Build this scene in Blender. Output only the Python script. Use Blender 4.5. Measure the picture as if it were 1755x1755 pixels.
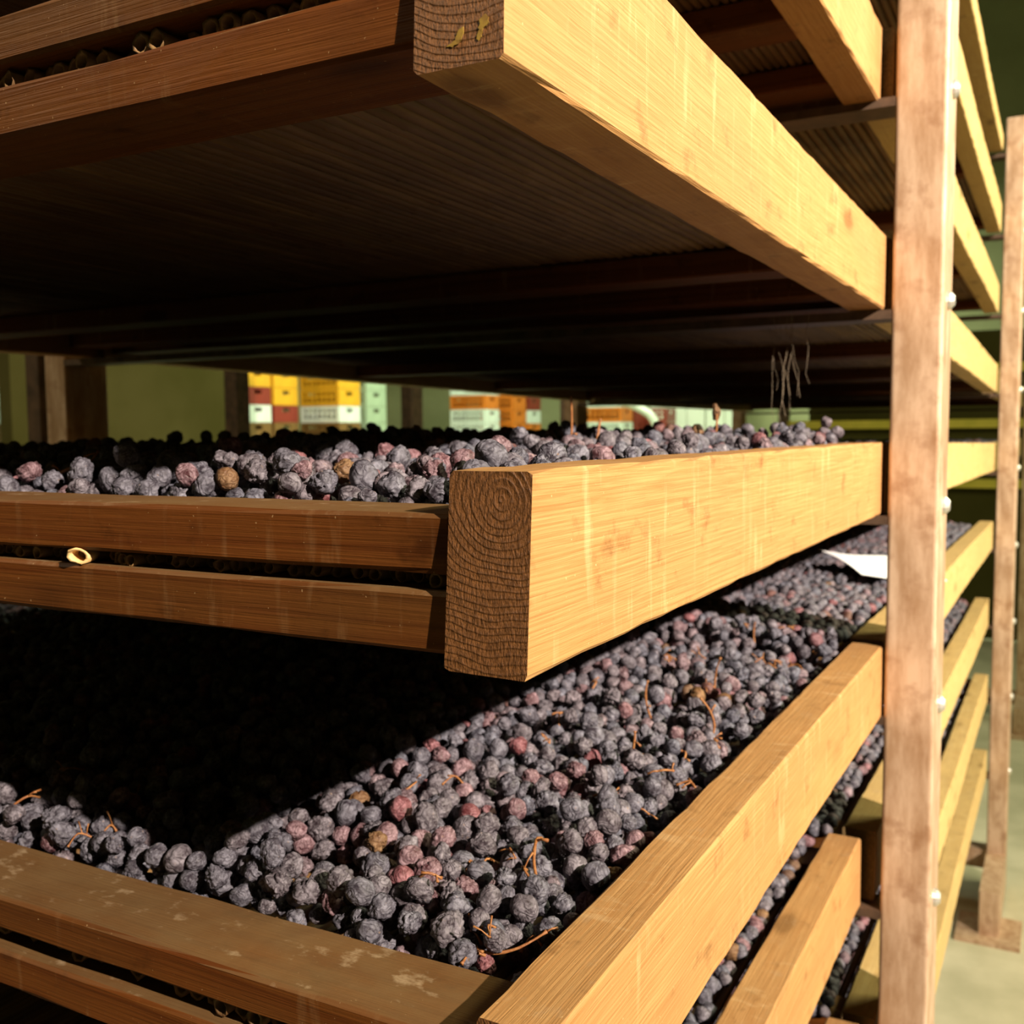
import bpy, math, random
import numpy as np
from mathutils import Matrix, Vector, noise as mnoise

random.seed(7); RNG = np.random.default_rng(7)
for o in list(bpy.data.objects): bpy.data.objects.remove(o)
SC = bpy.context.scene
COL = SC.collection

# ------------------------------------------------------------------ camera
F_PX = 1757.0
CAM = np.array([0.0, 0.0, 1.72])
AX = np.array([[0.8808, 0.0289, -0.4726], [0.4734, -0.0722, 0.8779], [-0.0087, -0.9970, -0.0773]])   # world x,y,z as (right, down, forward)
cam_d = bpy.data.cameras.new('camera'); cam = bpy.data.objects.new('camera', cam_d); COL.objects.link(cam)
cam_d.sensor_width = 36.0; cam_d.lens = F_PX / 1755.0 * 36.0
r3 = Matrix(((AX[0, 0], -AX[0, 1], -AX[0, 2]), (AX[1, 0], -AX[1, 1], -AX[1, 2]), (AX[2, 0], -AX[2, 1], -AX[2, 2])))
cam.matrix_world = Matrix.Translation(CAM) @ r3.to_quaternion().to_matrix().to_4x4()
cam_d.clip_start = 0.01; cam_d.clip_end = 60
cam_d.dof.use_dof = True; cam_d.dof.focus_distance = 0.56; cam_d.dof.aperture_fstop = 13.0
SC.camera = cam

# ------------------------------------------------------------------ world, lights, exposure
w = bpy.data.worlds.new('hall_air'); SC.world = w; w.use_nodes = True
w.node_tree.nodes['Background'].inputs[0].default_value = (0.5, 0.6, 0.35, 1)
w.node_tree.nodes['Background'].inputs[1].default_value = 0.004
SC.view_settings.view_transform = 'Standard'; SC.view_settings.look = 'None'
SC.view_settings.exposure = 0.0; SC.view_settings.gamma = 1.0; SC.view_settings.use_curve_mapping = False

def aim(o, target):
    d = Vector(target) - o.location
    o.rotation_euler = d.to_track_quat('-Z', 'Y').to_euler()
key_d = bpy.data.lights.new('key_lamp', 'SPOT'); key = bpy.data.objects.new('key_lamp', key_d); COL.objects.link(key)
key.location = Vector((-0.3, 0.8, 1.6)) + Vector((0.815, -0.344, 0.466)) * 7.0
aim(key, (-0.2, 1.9, 2.55))
key_d.energy = 9000; key_d.color = (1.0, 0.87, 0.72); key_d.shadow_soft_size = 0.05
key_d.spot_size = math.radians(45); key_d.spot_blend = 1.0

def tube_light(name, loc, sx, sy, power, color=(0.86, 1.0, 0.68), rot=(0, 0, 0)):
    d = bpy.data.lights.new(name, 'AREA'); d.shape = 'RECTANGLE'; d.size = sx; d.size_y = sy
    d.energy = power; d.color = color
    o = bpy.data.objects.new(name, d); COL.objects.link(o); o.location = loc; o.rotation_euler = rot
    return o
tube_light('fluorescent_fill', (2.6, 3.8, 3.8), 0.5, 3.0, 190, (1.0, 1.0, 0.62), (0, math.radians(48), 0))  # unseen fill light added at the right, tilted to brighten the beam faces
tube_light('fluorescent_fill', (-5.9, 10.4, 5.2), 2.0, 4.0, 300)
tube_light('fluorescent_fill', (-3.6, 13.0, 5.2), 3.0, 1.0, 220)
tube_light('fluorescent_fill', (-4.2, -0.5, 4.6), 0.5, 2.0, 100, (1.0, 0.86, 0.6))

# ------------------------------------------------------------------ helpers
def link(o, parent=None):
    COL.objects.link(o)
    if parent is not None: o.parent = parent
    return o
def empty(name, loc=(0, 0, 0)):
    o = bpy.data.objects.new(name, None); o.location = loc; o.empty_display_size = 0.05
    return link(o)
def tag(o, label=None, cat=None, group=None, kind=None):
    if label: o['label'] = label
    if cat: o['category'] = cat
    if group: o['group'] = group
    if kind: o['kind'] = kind
    return o
def mesh(name, v, f, mat=None, smooth=False):
    m = bpy.data.meshes.new(name); m.from_pydata([tuple(map(float, p)) for p in v], [], f); m.update()
    if mat: m.materials.append(mat)
    if smooth: m.polygons.foreach_set('use_smooth', [True] * len(m.polygons))
    return m
def tri_mesh(name, V, T, mat, tone=None, smooth=True):
    m = bpy.data.meshes.new(name)
    m.vertices.add(len(V)); m.vertices.foreach_set('co', np.ascontiguousarray(V, np.float32).ravel())
    m.loops.add(T.size); m.loops.foreach_set('vertex_index', np.ascontiguousarray(T, np.int32).ravel())
    m.polygons.add(len(T)); m.polygons.foreach_set('loop_start', np.arange(0, T.size, 3, dtype=np.int32))
    try: m.polygons.foreach_set('loop_total', np.full(len(T), 3, np.int32))
    except Exception: pass
    m.polygons.foreach_set('use_smooth', np.full(len(T), smooth))
    m.update(calc_edges=True); m.validate()
    if tone is not None:
        a = m.attributes.new('tone', 'FLOAT', 'POINT'); a.data.foreach_set('value', np.ascontiguousarray(tone, np.float32))
    m.materials.append(mat)
    return m
def ob(name, m, parent=None, loc=(0, 0, 0), rot=(0, 0, 0)):
    o = bpy.data.objects.new(name, m); o.location = loc; o.rotation_euler = rot
    return link(o, parent)
class MB:
    def __init__(s): s.v = []; s.f = []
    def box(s, a, b):
        n = len(s.v); (x0, y0, z0), (x1, y1, z1) = a, b
        s.v += [(x0, y0, z0), (x1, y0, z0), (x1, y1, z0), (x0, y1, z0), (x0, y0, z1), (x1, y0, z1), (x1, y1, z1), (x0, y1, z1)]
        s.f += [tuple(n + i for i in q) for q in ((3, 2, 1, 0), (4, 5, 6, 7), (0, 1, 5, 4), (1, 2, 6, 5), (2, 3, 7, 6), (3, 0, 4, 7))]
        return s
    def rbox(s, a, b, c=0.004):          # box with its vertical edges rounded off (tube section)
        (x0, y0, z0), (x1, y1, z1) = a, b; n = len(s.v); p = []
        for cx, cy, a0 in ((x1 - c, y1 - c, 0), (x0 + c, y1 - c, 90), (x0 + c, y0 + c, 180), (x1 - c, y0 + c, 270)):
            for k in range(4):
                t = math.radians(a0 + 30 * k); p.append((cx + c * math.cos(t), cy + c * math.sin(t)))
        k = len(p)
        s.v += [(x, y, z0) for x, y in p] + [(x, y, z1) for x, y in p]
        s.f += [(n + i, n + (i + 1) % k, n + k + (i + 1) % k, n + k + i) for i in range(k)]
        s.f += [tuple(n + k + i for i in range(k)), tuple(n + k - 1 - i for i in range(k))]
        return s
    def tube(s, pts, rad, sides=8):
        pts = [Vector(p) for p in pts]; n0 = len(s.v)
        if not hasattr(rad, '__len__'): rad = [rad] * len(pts)
        up = Vector((0.123, 0.31, 0.94))
        for i, p in enumerate(pts):
            t = (pts[min(i + 1, len(pts) - 1)] - pts[max(i - 1, 0)]).normalized()
            u = t.cross(up)
            if u.length < 1e-3: u = t.cross(Vector((1, 0, 0)))
            u.normalize(); v = t.cross(u)
            for k in range(sides):
                a = 2 * math.pi * k / sides
                s.v.append(tuple(p + (u * math.cos(a) + v * math.sin(a)) * rad[i]))
        for i in range(len(pts) - 1):
            for k in range(sides):
                a = n0 + i * sides + k; b = n0 + i * sides + (k + 1) % sides
                s.f.append((a, b, b + sides, a + sides))
        s.f.append(tuple(n0 + sides - 1 - k for k in range(sides)))
        s.f.append(tuple(n0 + (len(pts) - 1) * sides + k for k in range(sides)))
        return s
    def mesh(s, name, mat, smooth=False): return mesh(name, s.v, s.f, mat, smooth)
    def build(s, name, mat, parent=None, loc=(0, 0, 0), rot=(0, 0, 0), smooth=False):
        return ob(name, s.mesh(name, mat, smooth), parent, loc, rot)

# ------------------------------------------------------------------ materials
class NT:
    def __init__(s, name):
        s.m = bpy.data.materials.new(name); s.m.use_nodes = True; s.t = s.m.node_tree
        s.b = s.t.nodes['Principled BSDF']
    def n(s, typ, **kw):
        x = s.t.nodes.new(typ)
        for k, v in kw.items(): setattr(x, k, v)
        return x
    def l(s, a, b): s.t.links.new(a, b)
    def put(s, inp, v):
        if isinstance(v, bpy.types.NodeSocket): s.l(v, inp)
        else: inp.default_value = v
    def math(s, op, a, b=0.0, c=0.0, clamp=False):
        x = s.n('ShaderNodeMath', operation=op, use_clamp=clamp)
        for i, q in enumerate((a, b, c)): s.put(x.inputs[i], q)
        return x.outputs[0]
    def vmath(s, op, a, b=(0, 0, 0)):
        x = s.n('ShaderNodeVectorMath', operation=op); s.put(x.inputs[0], a); s.put(x.inputs[1], b)
        return x.outputs['Vector']
    def noise(s, vec, scale, detail=3, rough=0.55, dist=0.0):
        x = s.n('ShaderNodeTexNoise'); s.put(x.inputs['Vector'], vec); x.inputs['Scale'].default_value = scale
        x.inputs['Detail'].default_value = detail; x.inputs['Roughness'].default_value = rough; x.inputs['Distortion'].default_value = dist
        return x.outputs['Fac']
    def ramp(s, fac, pts, interp='LINEAR'):
        x = s.n('ShaderNodeValToRGB'); s.put(x.inputs[0], fac); e = x.color_ramp.elements; x.color_ramp.interpolation = interp
        while len(e) < len(pts): e.new(0.5)
        for i, (p, c) in enumerate(pts):
            e[i].position = p; e[i].color = (c, c, c, 1) if not hasattr(c, '__len__') else (*c, 1)
        return x.outputs[0]
    def mix(s, fac, a, b, mode='MIX'):
        x = s.n('ShaderNodeMix', data_type='RGBA', blend_type=mode); s.put(x.inputs[0], fac)
        for i, q in ((6, a), (7, b)):
            s.put(x.inputs[i], q if isinstance(q, bpy.types.NodeSocket) else (*q, 1))
        return x.outputs[2]
    def bump(s, h, strength, dist, normal=None):
        x = s.n('ShaderNodeBump'); x.inputs['Strength'].default_value = strength; x.inputs['Distance'].default_value = dist
        s.put(x.inputs['Height'], h)
        if normal: s.l(normal, x.inputs['Normal'])
        return x.outputs[0]
    def out(s, color=None, rough=None, normal=None, metal=None, spec=None):
        if color is not None: s.put(s.b.inputs['Base Color'], color if isinstance(color, bpy.types.NodeSocket) else (*color, 1))
        if rough is not None: s.put(s.b.inputs['Roughness'], rough)
        if metal is not None: s.put(s.b.inputs['Metallic'], metal)
        if spec is not None: s.put(s.b.inputs['Specular IOR Level'], spec)
        if normal is not None: s.l(normal, s.b.inputs['Normal'])
        return s.m

def wood(name, light, dark, dirt, drip, ring=0.0036, end=(0.42, 0.30, 0.20), contrast=0.42, dirt_amt=0.5, drip_amt=0.38, rough=0.55, dust=0.35, spec=0.14, fine_amt=0.75):
    t = NT(name)
    tc = t.n('ShaderNodeTexCoord'); P0 = tc.outputs['Object']
    ra = t.n('ShaderNodeAttribute', attribute_type='OBJECT', attribute_name='grain_seed').outputs['Fac']
    pxa = t.n('ShaderNodeAttribute', attribute_type='OBJECT', attribute_name='pith_x').outputs['Fac']
    pza = t.n('ShaderNodeAttribute', attribute_type='OBJECT', attribute_name='pith_z').outputs['Fac']
    off = t.n('ShaderNodeCombineXYZ'); t.put(off.inputs[0], t.math('MULTIPLY', ra, 3.1)); t.put(off.inputs[1], t.math('MULTIPLY', ra, 7.7)); t.put(off.inputs[2], t.math('MULTIPLY', ra, 5.3))
    P = t.vmath('ADD', P0, off.outputs[0])
    sx = t.n('ShaderNodeSeparateXYZ'); t.l(P0, sx.inputs[0])
    warp = t.noise(t.vmath('MULTIPLY', P, (14, 2.2, 14)), 1.0, 2)
    warp2 = t.noise(t.vmath('MULTIPLY', P, (90, 5, 90)), 1.0, 2)
    dx = t.math('SUBTRACT', sx.outputs[0], pxa); dz = t.math('SUBTRACT', sx.outputs[2], pza)
    r = t.math('SQRT', t.math('ADD', t.math('MULTIPLY', dx, dx), t.math('MULTIPLY', dz, dz)))
    r = t.math('ADD', r, t.math('MULTIPLY', warp, 0.022)); r = t.math('ADD', r, t.math('MULTIPLY', warp2, 0.0016))
    fr = t.math('FRACT', t.math('DIVIDE', r, ring))
    rv = t.ramp(fr, [(0.0, 0.25), (0.12, 0.0), (0.55, 0.25), (0.88, 1.0), (1.0, 0.3)])
    fine = t.noise(t.vmath('MULTIPLY', P, (620, 9, 620)), 1.0, 3, 0.6)
    big = t.noise(t.vmath('MULTIPLY', P, (9, 2.5, 9)), 1.0, 3)
    c = t.mix(t.math('MULTIPLY', rv, contrast), light, dark)
    c = t.mix(t.ramp(fine, [(0.32, 0.0), (0.7, fine_amt)]), c, dark)
    c = t.mix(t.ramp(big, [(0.42, 0.0), (0.68, dirt_amt)]), c, dirt)
    # knots: dark ovals drawn out along the grain
    vk = t.n('ShaderNodeTexVoronoi', feature='F1'); t.put(vk.inputs['Vector'], t.vmath('MULTIPLY', P, (11, 4.2, 11))); vk.inputs['Scale'].default_value = 1.0
    kn = t.ramp(vk.outputs['Distance'], [(0.0, 1.0), (0.09, 0.9), (0.14, 0.25), (0.21, 0.0)])
    c = t.mix(t.math('MULTIPLY', kn, 0.75), c, tuple(q * 0.45 for q in dark))
    # smears and runs across the grain, scratches
    dr = t.noise(t.vmath('MULTIPLY', P, (26, 75, 12)), 1.0, 4, 0.6)
    pt = t.noise(t.vmath('MULTIPLY', P, (8, 8, 8)), 1.0, 2)
    drm = t.math('MULTIPLY', t.ramp(dr, [(0.57, 0.0), (0.70, 1.0)]), t.ramp(pt, [(0.40, 0.0), (0.58, drip_amt)]))
    c = t.mix(drm, c, drip)
    dk = t.noise(t.vmath('MULTIPLY', P, (30, 22, 30)), 1.0, 5, 0.65)
    c = t.mix(t.ramp(dk, [(0.58, 0.0), (0.76, 0.7)]), c, tuple(q * 0.35 for q in dark))
    sp = t.noise(P, 420.0, 1, 0.5)
    c = t.mix(t.ramp(sp, [(0.76, 0.0), (0.80, 0.7)]), c, drip)
    ns = t.n('ShaderNodeSeparateXYZ'); t.l(tc.outputs['Normal'], ns.inputs[0])
    # settled dust and grape grime on upward faces, in patches
    up = t.ramp(ns.outputs[2], [(0.6, 0.0), (0.9, 1.0)])
    du = t.noise(t.vmath('MULTIPLY', P, (34, 16, 34)), 1.0, 5, 0.6)
    c = t.mix(t.math('MULTIPLY', up, t.ramp(du, [(0.30, dust * 0.55), (0.66, dust)])), c, (0.150, 0.090, 0.038))
    c = t.mix(t.math('MULTIPLY', up, t.ramp(t.noise(t.vmath('MULTIPLY', P, (50, 30, 50)), 1.0, 5, 0.65), [(0.58, 0.0), (0.68, dust * 0.8)])), c, (0.34, 0.24, 0.14))
    # sawn ends
    em = t.ramp(t.math('ABSOLUTE', ns.outputs[1]), [(0.75, 0.0), (0.9, 1.0)])
    saw = t.noise(t.vmath('MULTIPLY', P, (900, 900, 260)), 1.0, 3, 0.7)
    ec = t.mix(t.math('MULTIPLY', rv, 0.6), end, tuple(q * 0.38 for q in end))
    ec = t.mix(t.ramp(saw, [(0.38, 0.0), (0.60, 0.8)]), ec, tuple(q * 0.3 for q in end))
    crk = t.noise(t.vmath('MULTIPLY', P, (60, 60, 60)), 1.0, 4, 0.7)
    ec = t.mix(t.ramp(crk, [(0.66, 0.0), (0.74, 0.8)]), ec, (0.02, 0.012, 0.006))
    c = t.mix(em, c, ec)
    hs = t.math('ADD', t.math('MULTIPLY', rv, -0.10), t.math('MULTIPLY', fine, 0.9)); hs = t.math('ADD', hs, t.math('MULTIPLY', dk, 0.8))
    he = t.math('ADD', t.math('MULTIPLY', rv, 0.7), t.math('MULTIPLY', saw, 2.4)); he = t.math('ADD', he, t.math('MULTIPLY', crk, -1.0))
    mh = t.n('ShaderNodeMix', data_type='FLOAT'); t.put(mh.inputs[0], em); t.put(mh.inputs[2], hs); t.put(mh.inputs[3], he)
    nrm = t.bump(mh.outputs[0], 0.6, 0.0012)
    rg = t.n('ShaderNodeMix', data_type='FLOAT'); t.put(rg.inputs[0], em); rg.inputs[2].default_value = rough; rg.inputs[3].default_value = 0.42
    return t.out(c, rg.outputs[0], nrm, spec=spec)

M_BEAM = wood('pine_beam_wood', (0.51, 0.285, 0.110), (0.33, 0.145, 0.042), (0.33, 0.17, 0.065), (0.66, 0.45, 0.23), end=(0.20, 0.082, 0.026))
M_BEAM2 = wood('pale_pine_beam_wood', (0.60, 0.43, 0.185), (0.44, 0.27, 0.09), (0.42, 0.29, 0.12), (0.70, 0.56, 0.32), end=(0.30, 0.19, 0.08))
M_RAIL = wood('stained_rail_wood', (0.135, 0.043, 0.008), (0.070, 0.016, 0.003), (0.080, 0.036, 0.010), (0.36, 0.22, 0.10), ring=0.011, end=(0.16, 0.07, 0.025), dust=0.8, spec=0.08, fine_amt=0.45, contrast=0.6, dirt_amt=0.7, drip_amt=0.16)

def cane_mat():
    t = NT('dry_cane'); tc = t.n('ShaderNodeTexCoord'); P = tc.outputs['Object']
    a = t.noise(t.vmath('MULTIPLY', P, (260, 5, 260)), 1.0, 3); b = t.noise(t.vmath('MULTIPLY', P, (30, 6, 30)), 1.0, 3)
    oi = t.n('ShaderNodeObjectInfo').outputs['Random']
    c = t.mix(t.ramp(a, [(0.3, 0.0), (0.7, 1.0)]), (0.14, 0.07, 0.02), (0.26, 0.15, 0.05))
    c = t.mix(t.ramp(b, [(0.4, 0.0), (0.65, 0.8)]), c, (0.07, 0.032, 0.012))
    c = t.mix(t.math('MULTIPLY', oi, 0.6), c, (0.11, 0.05, 0.018))
    return t.out(c, 0.6, t.bump(a, 0.4, 0.001))
M_CANE = cane_mat()

def grape_mat():
    t = NT('dried_grape_skin'); tc = t.n('ShaderNodeTexCoord'); P = tc.outputs['Object']
    at = t.n('ShaderNodeAttribute', attribute_type='GEOMETRY', attribute_name='tone').outputs['Fac']
    oi = t.math('MULTIPLY', t.n('ShaderNodeObjectInfo').outputs['Random'], 9.0)
    P = t.vmath('ADD', P, t.n('ShaderNodeCombineXYZ').outputs[0]); cx = P.node.inputs[1].links[0].from_node; t.put(cx.inputs[0], oi); t.put(cx.inputs[1], oi)
    skin = t.ramp(at, [(0.0, (0.022, 0.018, 0.026)), (0.50, (0.030, 0.020, 0.024)), (0.62, (0.040, 0.014, 0.017)), (0.80, (0.075, 0.016, 0.018)), (0.90, (0.05, 0.022, 0.014)), (1.0, (0.11, 0.048, 0.018))])
    bloom = t.ramp(at, [(0.0, (0.165, 0.165, 0.205)), (0.42, (0.205, 0.180, 0.205)), (0.62, (0.290, 0.205, 0.230)), (0.80, (0.280, 0.125, 0.140)), (0.90, (0.16, 0.10, 0.065)), (1.0, (0.22, 0.125, 0.055))])
    n1 = t.noise(P, 150.0, 4, 0.6); n2 = t.noise(P, 620.0, 3, 0.6)
    f = t.math('ADD', t.math('MULTIPLY', n1, 0.75), t.math('MULTIPLY', n2, 0.35))
    c = t.mix(t.ramp(f, [(0.42, 0.0), (0.67, 0.95)]), skin, bloom)
    sp = t.noise(P, 300.0, 2, 0.5)
    c = t.mix(t.ramp(sp, [(0.70, 0.0), (0.76, 0.7)]), c, (0.24, 0.15, 0.09))
    wr = t.noise(P, 105.0, 1, 0.5, 1.6)
    fold = t.math('MULTIPLY', t.math('ABSOLUTE', t.math('SUBTRACT', wr, 0.5)), 9.0, clamp=True)
    c = t.mix(t.math('MULTIPLY', t.math('SUBTRACT', 1.0, fold), 0.55), c, skin)
    hh = t.math('ADD', fold, t.math('MULTIPLY', n2, 0.25))
    return t.out(c, t.ramp(f, [(0.35, 0.42), (0.6, 0.68)]), t.bump(hh, 0.6, 0.0008), spec=0.3)
M_GRAPE = grape_mat()

def simple(name, c1, c2, scale=20, rough=0.6, metal=0.0, bump=0.0, stretch=(1, 1, 1), lo=0.35, hi=0.65, spec=None):
    t = NT(name); tc = t.n('ShaderNodeTexCoord')
    n = t.noise(t.vmath('MULTIPLY', tc.outputs['Object'], stretch), scale, 4, 0.6)
    c = t.mix(t.ramp(n, [(lo, 0.0), (hi, 1.0)]), c1, c2)
    return t.out(c, rough, t.bump(n, bump, 0.002) if bump else None, metal, spec)
M_STEM = simple('dry_stem', (0.19, 0.060, 0.015), (0.32, 0.135, 0.038), 260, 0.6, bump=0.3)
M_PAPER = simple('white_paper', (0.80, 0.79, 0.80), (0.86, 0.85, 0.86), 12, 0.7)
M_WEB = simple('dusty_web', (0.12, 0.085, 0.05), (0.2, 0.15, 0.10), 200, 0.8)
M_FLOOR = simple('concrete_floor', (0.40, 0.37, 0.25), (0.55, 0.50, 0.36), 3.5, 0.45, bump=0.15)
M_WALL = simple('hall_wall', (0.30, 0.31, 0.16), (0.36, 0.37, 0.20), 1.2, 0.8)
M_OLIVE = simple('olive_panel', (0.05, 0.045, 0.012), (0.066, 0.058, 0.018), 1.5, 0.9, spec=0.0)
M_CEIL = simple('hall_ceiling', (0.11, 0.12, 0.07), (0.14, 0.15, 0.09), 1.0, 0.9)
M_WHITE = simple('pale_panel', (0.72, 0.78, 0.66), (0.82, 0.86, 0.75), 1.5, 0.5)

def steel_mat():
    t = NT('stained_steel'); tc = t.n('ShaderNodeTexCoord'); P = tc.outputs['Object']
    a = t.noise(t.vmath('MULTIPLY', P, (40, 40, 9)), 1.0, 5, 0.65); b = t.noise(P, 22.0, 4, 0.6); d = t.noise(t.vmath('MULTIPLY', P, (300, 300, 12)), 1.0, 2)
    c = t.mix(t.ramp(a, [(0.35, 0.0), (0.65, 1.0)]), (0.40, 0.245, 0.14), (0.62, 0.44, 0.30))
    c = t.mix(t.ramp(b, [(0.53, 0.0), (0.70, 0.6)]), c, (0.27, 0.13, 0.06))
    return t.out(c, t.math('MULTIPLY_ADD', a, 0.25, 0.36), t.bump(d, 0.12, 0.0008), 0.35)
M_STEEL = steel_mat()
M_DARKSTEEL = simple('dark_steel', (0.06, 0.036, 0.022), (0.13, 0.075, 0.045), 30, 0.5, 0.3)
M_BOLT = simple('zinc_bolt', (0.75, 0.70, 0.62), (0.85, 0.80, 0.72), 40, 0.35, 0.8)

def plastic(name, c): return simple(name, tuple(q * 0.85 for q in c), c, 6, 0.45)
PL = {'yellow': plastic('yellow_plastic', (0.80, 0.42, 0.02)), 'dark red': plastic('dark_red_plastic', (0.26, 0.035, 0.02)),
      'white': plastic('white_plastic', (0.80, 0.88, 0.80)), 'pale green': plastic('pale_green_plastic', (0.38, 0.50, 0.34)),
      'orange': plastic('orange_plastic', (0.72, 0.20, 0.02)), 'brown': plastic('brown_plastic', (0.20, 0.11, 0.03))}
M_YBAR = simple('yellow_paint', (0.50, 0.42, 0.04), (0.62, 0.50, 0.06), 9, 0.5)

# ------------------------------------------------------------------ the hall
def struct(name, a, b, mat):
    m = MB().box(a, b); o = m.build(name, mat); o['kind'] = 'structure'; return o
struct('floor', (-12, -6, -0.1), (8, 16, 0), M_FLOOR)
struct('ceiling', (-12, -6, 8.6), (8, 16, 8.7), M_CEIL)
struct('wall_left', (-12, -6, 0), (-11.9, 16, 8.6), M_WALL)
struct('wall_back', (-11.9, 15.9, 0), (8, 16, 8.6), M_WALL)
struct('wall_right', (7.9, -6, 0), (8, 15.9, 8.6), M_WALL)
struct('wall_front', (-11.9, -6, 0), (7.9, -5.9, 8.6), M_WALL)

# ------------------------------------------------------------------ boards
def board_mesh(name, L, W, H, mat, shear=0.0, seed=0, seg=None, jit=0.0006, ch=0.0022):
    """length along local y, 0 at the near end's top; rounded-off arrises with small dents"""
    rnd = random.Random(seed); seg = seg or max(6, int(L / 0.03)); v = []; f = []
    prof = [(-W / 2 + ch, -H / 2), (W / 2 - ch, -H / 2), (W / 2, -H / 2 + ch), (W / 2, H / 2 - ch), (W / 2 - ch, H / 2), (-W / 2 + ch, H / 2), (-W / 2, H / 2 - ch), (-W / 2, -H / 2 + ch)]
    k = len(prof)
    for i in range(seg + 1):
        y = -L / 2 + L * i / seg
        bow = 0.0008 * math.sin(i * 0.13 + seed)
        for j, (x, z) in enumerate(prof):
            d = jit * (abs(rnd.gauss(0, 1)) if rnd.random() < 0.85 else 2.5)
            sh = (z / H - 0.5) * shear if i == 0 else 0.0
            v.append((x - math.copysign(d * 0.6, x) + bow, y + sh, z - math.copysign(d * 0.6, z)))
    for i in range(seg):
        for j in range(k):
            a = i * k + j; b = i * k + (j + 1) % k
            f.append((a, b, b + k, a + k))
    f.append(tuple(range(k - 1, -1, -1))); f.append(tuple(seg * k + j for j in range(k)))
    return mesh(name, v, f, mat)
SEED = [0]
def board(name, L, W, H, mat, parent, loc, along='y', pith=None, shear=0.0, seg=None, rx=0.0):
    SEED[0] += 1
    m = board_mesh(name, L, W, H, mat, shear, SEED[0], seg)
    o = ob(name, m, parent, loc, (rx, 0, 0) if along == 'y' else (0, 0, -math.pi / 2))
    rnd = random.Random(SEED[0] * 31)
    o['grain_seed'] = float(rnd.random() * 9)
    p = pith or (rnd.uniform(-0.03, 0.03), rnd.uniform(-0.05, 0.05))
    o['pith_x'] = float(p[0]); o['pith_z'] = float(p[1])
    return o

# ------------------------------------------------------------------ canes (hollow reeds of the mats)
def cane_arrays(L, r, seed, sides=8, step=(0.10, 0.2)):
    rnd = random.Random(seed); v = []; f = []
    ys = [0.0]
    while ys[-1] < L - 0.02: ys.append(min(L, ys[-1] + rnd.uniform(*step)))
    ys[-1] = L
    for i, y in enumerate(ys):
        for dy, rr in ((-0.004, 1.0), (0.0, 1.13), (0.004, 1.0)) if 0 < i < len(ys) - 1 else ((0.0, 1.0),):
            bend = 0.0008 * math.sin(y * 9 + seed)
            for k in range(sides):
                a = 2 * math.pi * k / sides
                rag = rnd.uniform(-0.0016, 0.0016) if i == 0 else 0.0
                v.append((r * rr * math.cos(a) + bend, y + dy + rag, r * rr * math.sin(a)))
    rows = len(v) // sides
    for i in range(rows - 1):
        for k in range(sides):
            a = i * sides + k; b = i * sides + (k + 1) % sides
            f.append((a, b, b + sides, a + sides))
    n = len(v)                                  # hollow mouth
    for yy, rr in ((0.0005, 0.68), (0.03, 0.62)):
        for k in range(sides):
            a = 2 * math.pi * k / sides; v.append((r * rr * math.cos(a), yy, r * rr * math.sin(a)))
    for k in range(sides):
        k2 = (k + 1) % sides
        f.append((k2, k, n + k, n + k2)); f.append((n + k2, n + k, n + sides + k, n + sides + k2))
    f.append(tuple(n + sides + k for k in range(sides))); f.append(tuple((rows - 1) * sides + k for k in range(sides)))
    return v, f
def cane_set(tray, x0, x1, y0, z, L, r, single):
    pitch = 2 * r * 1.04; n = int((x1 - x0) / pitch); rnd = random.Random(int(r * 1e6) + n)
    var = [cane_arrays(L, r, s) if single else cane_arrays(L, r, s, 5, (0.25, 0.45)) for s in range(6)]
    if single:
        ms = [mesh('cane', v, f, M_CANE, True) for v, f in var]
        for i in range(n):
            ob('cane', ms[rnd.randrange(6)], tray, (x0 + (i + 0.5) * pitch, y0 + rnd.uniform(-0.004, 0.014), z + rnd.uniform(-1, 1) * 0.0005), (0, rnd.random() * 6.28, 0))
    else:
        V = []; Fc = []
        for i in range(n):
            v, f = var[rnd.randrange(6)]; k = len(V); cx = x0 + (i + 0.5) * pitch; dy = rnd.uniform(-0.004, 0.014)
            V += [(a + cx, b + y0 + dy, c + z) for a, b, c in v]; Fc += [tuple(q + k for q in g) for g in f]
        o = ob('cane_mat', mesh('cane_mat', V, Fc, M_CANE, True), tray); o['kind'] = 'stuff'

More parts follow.
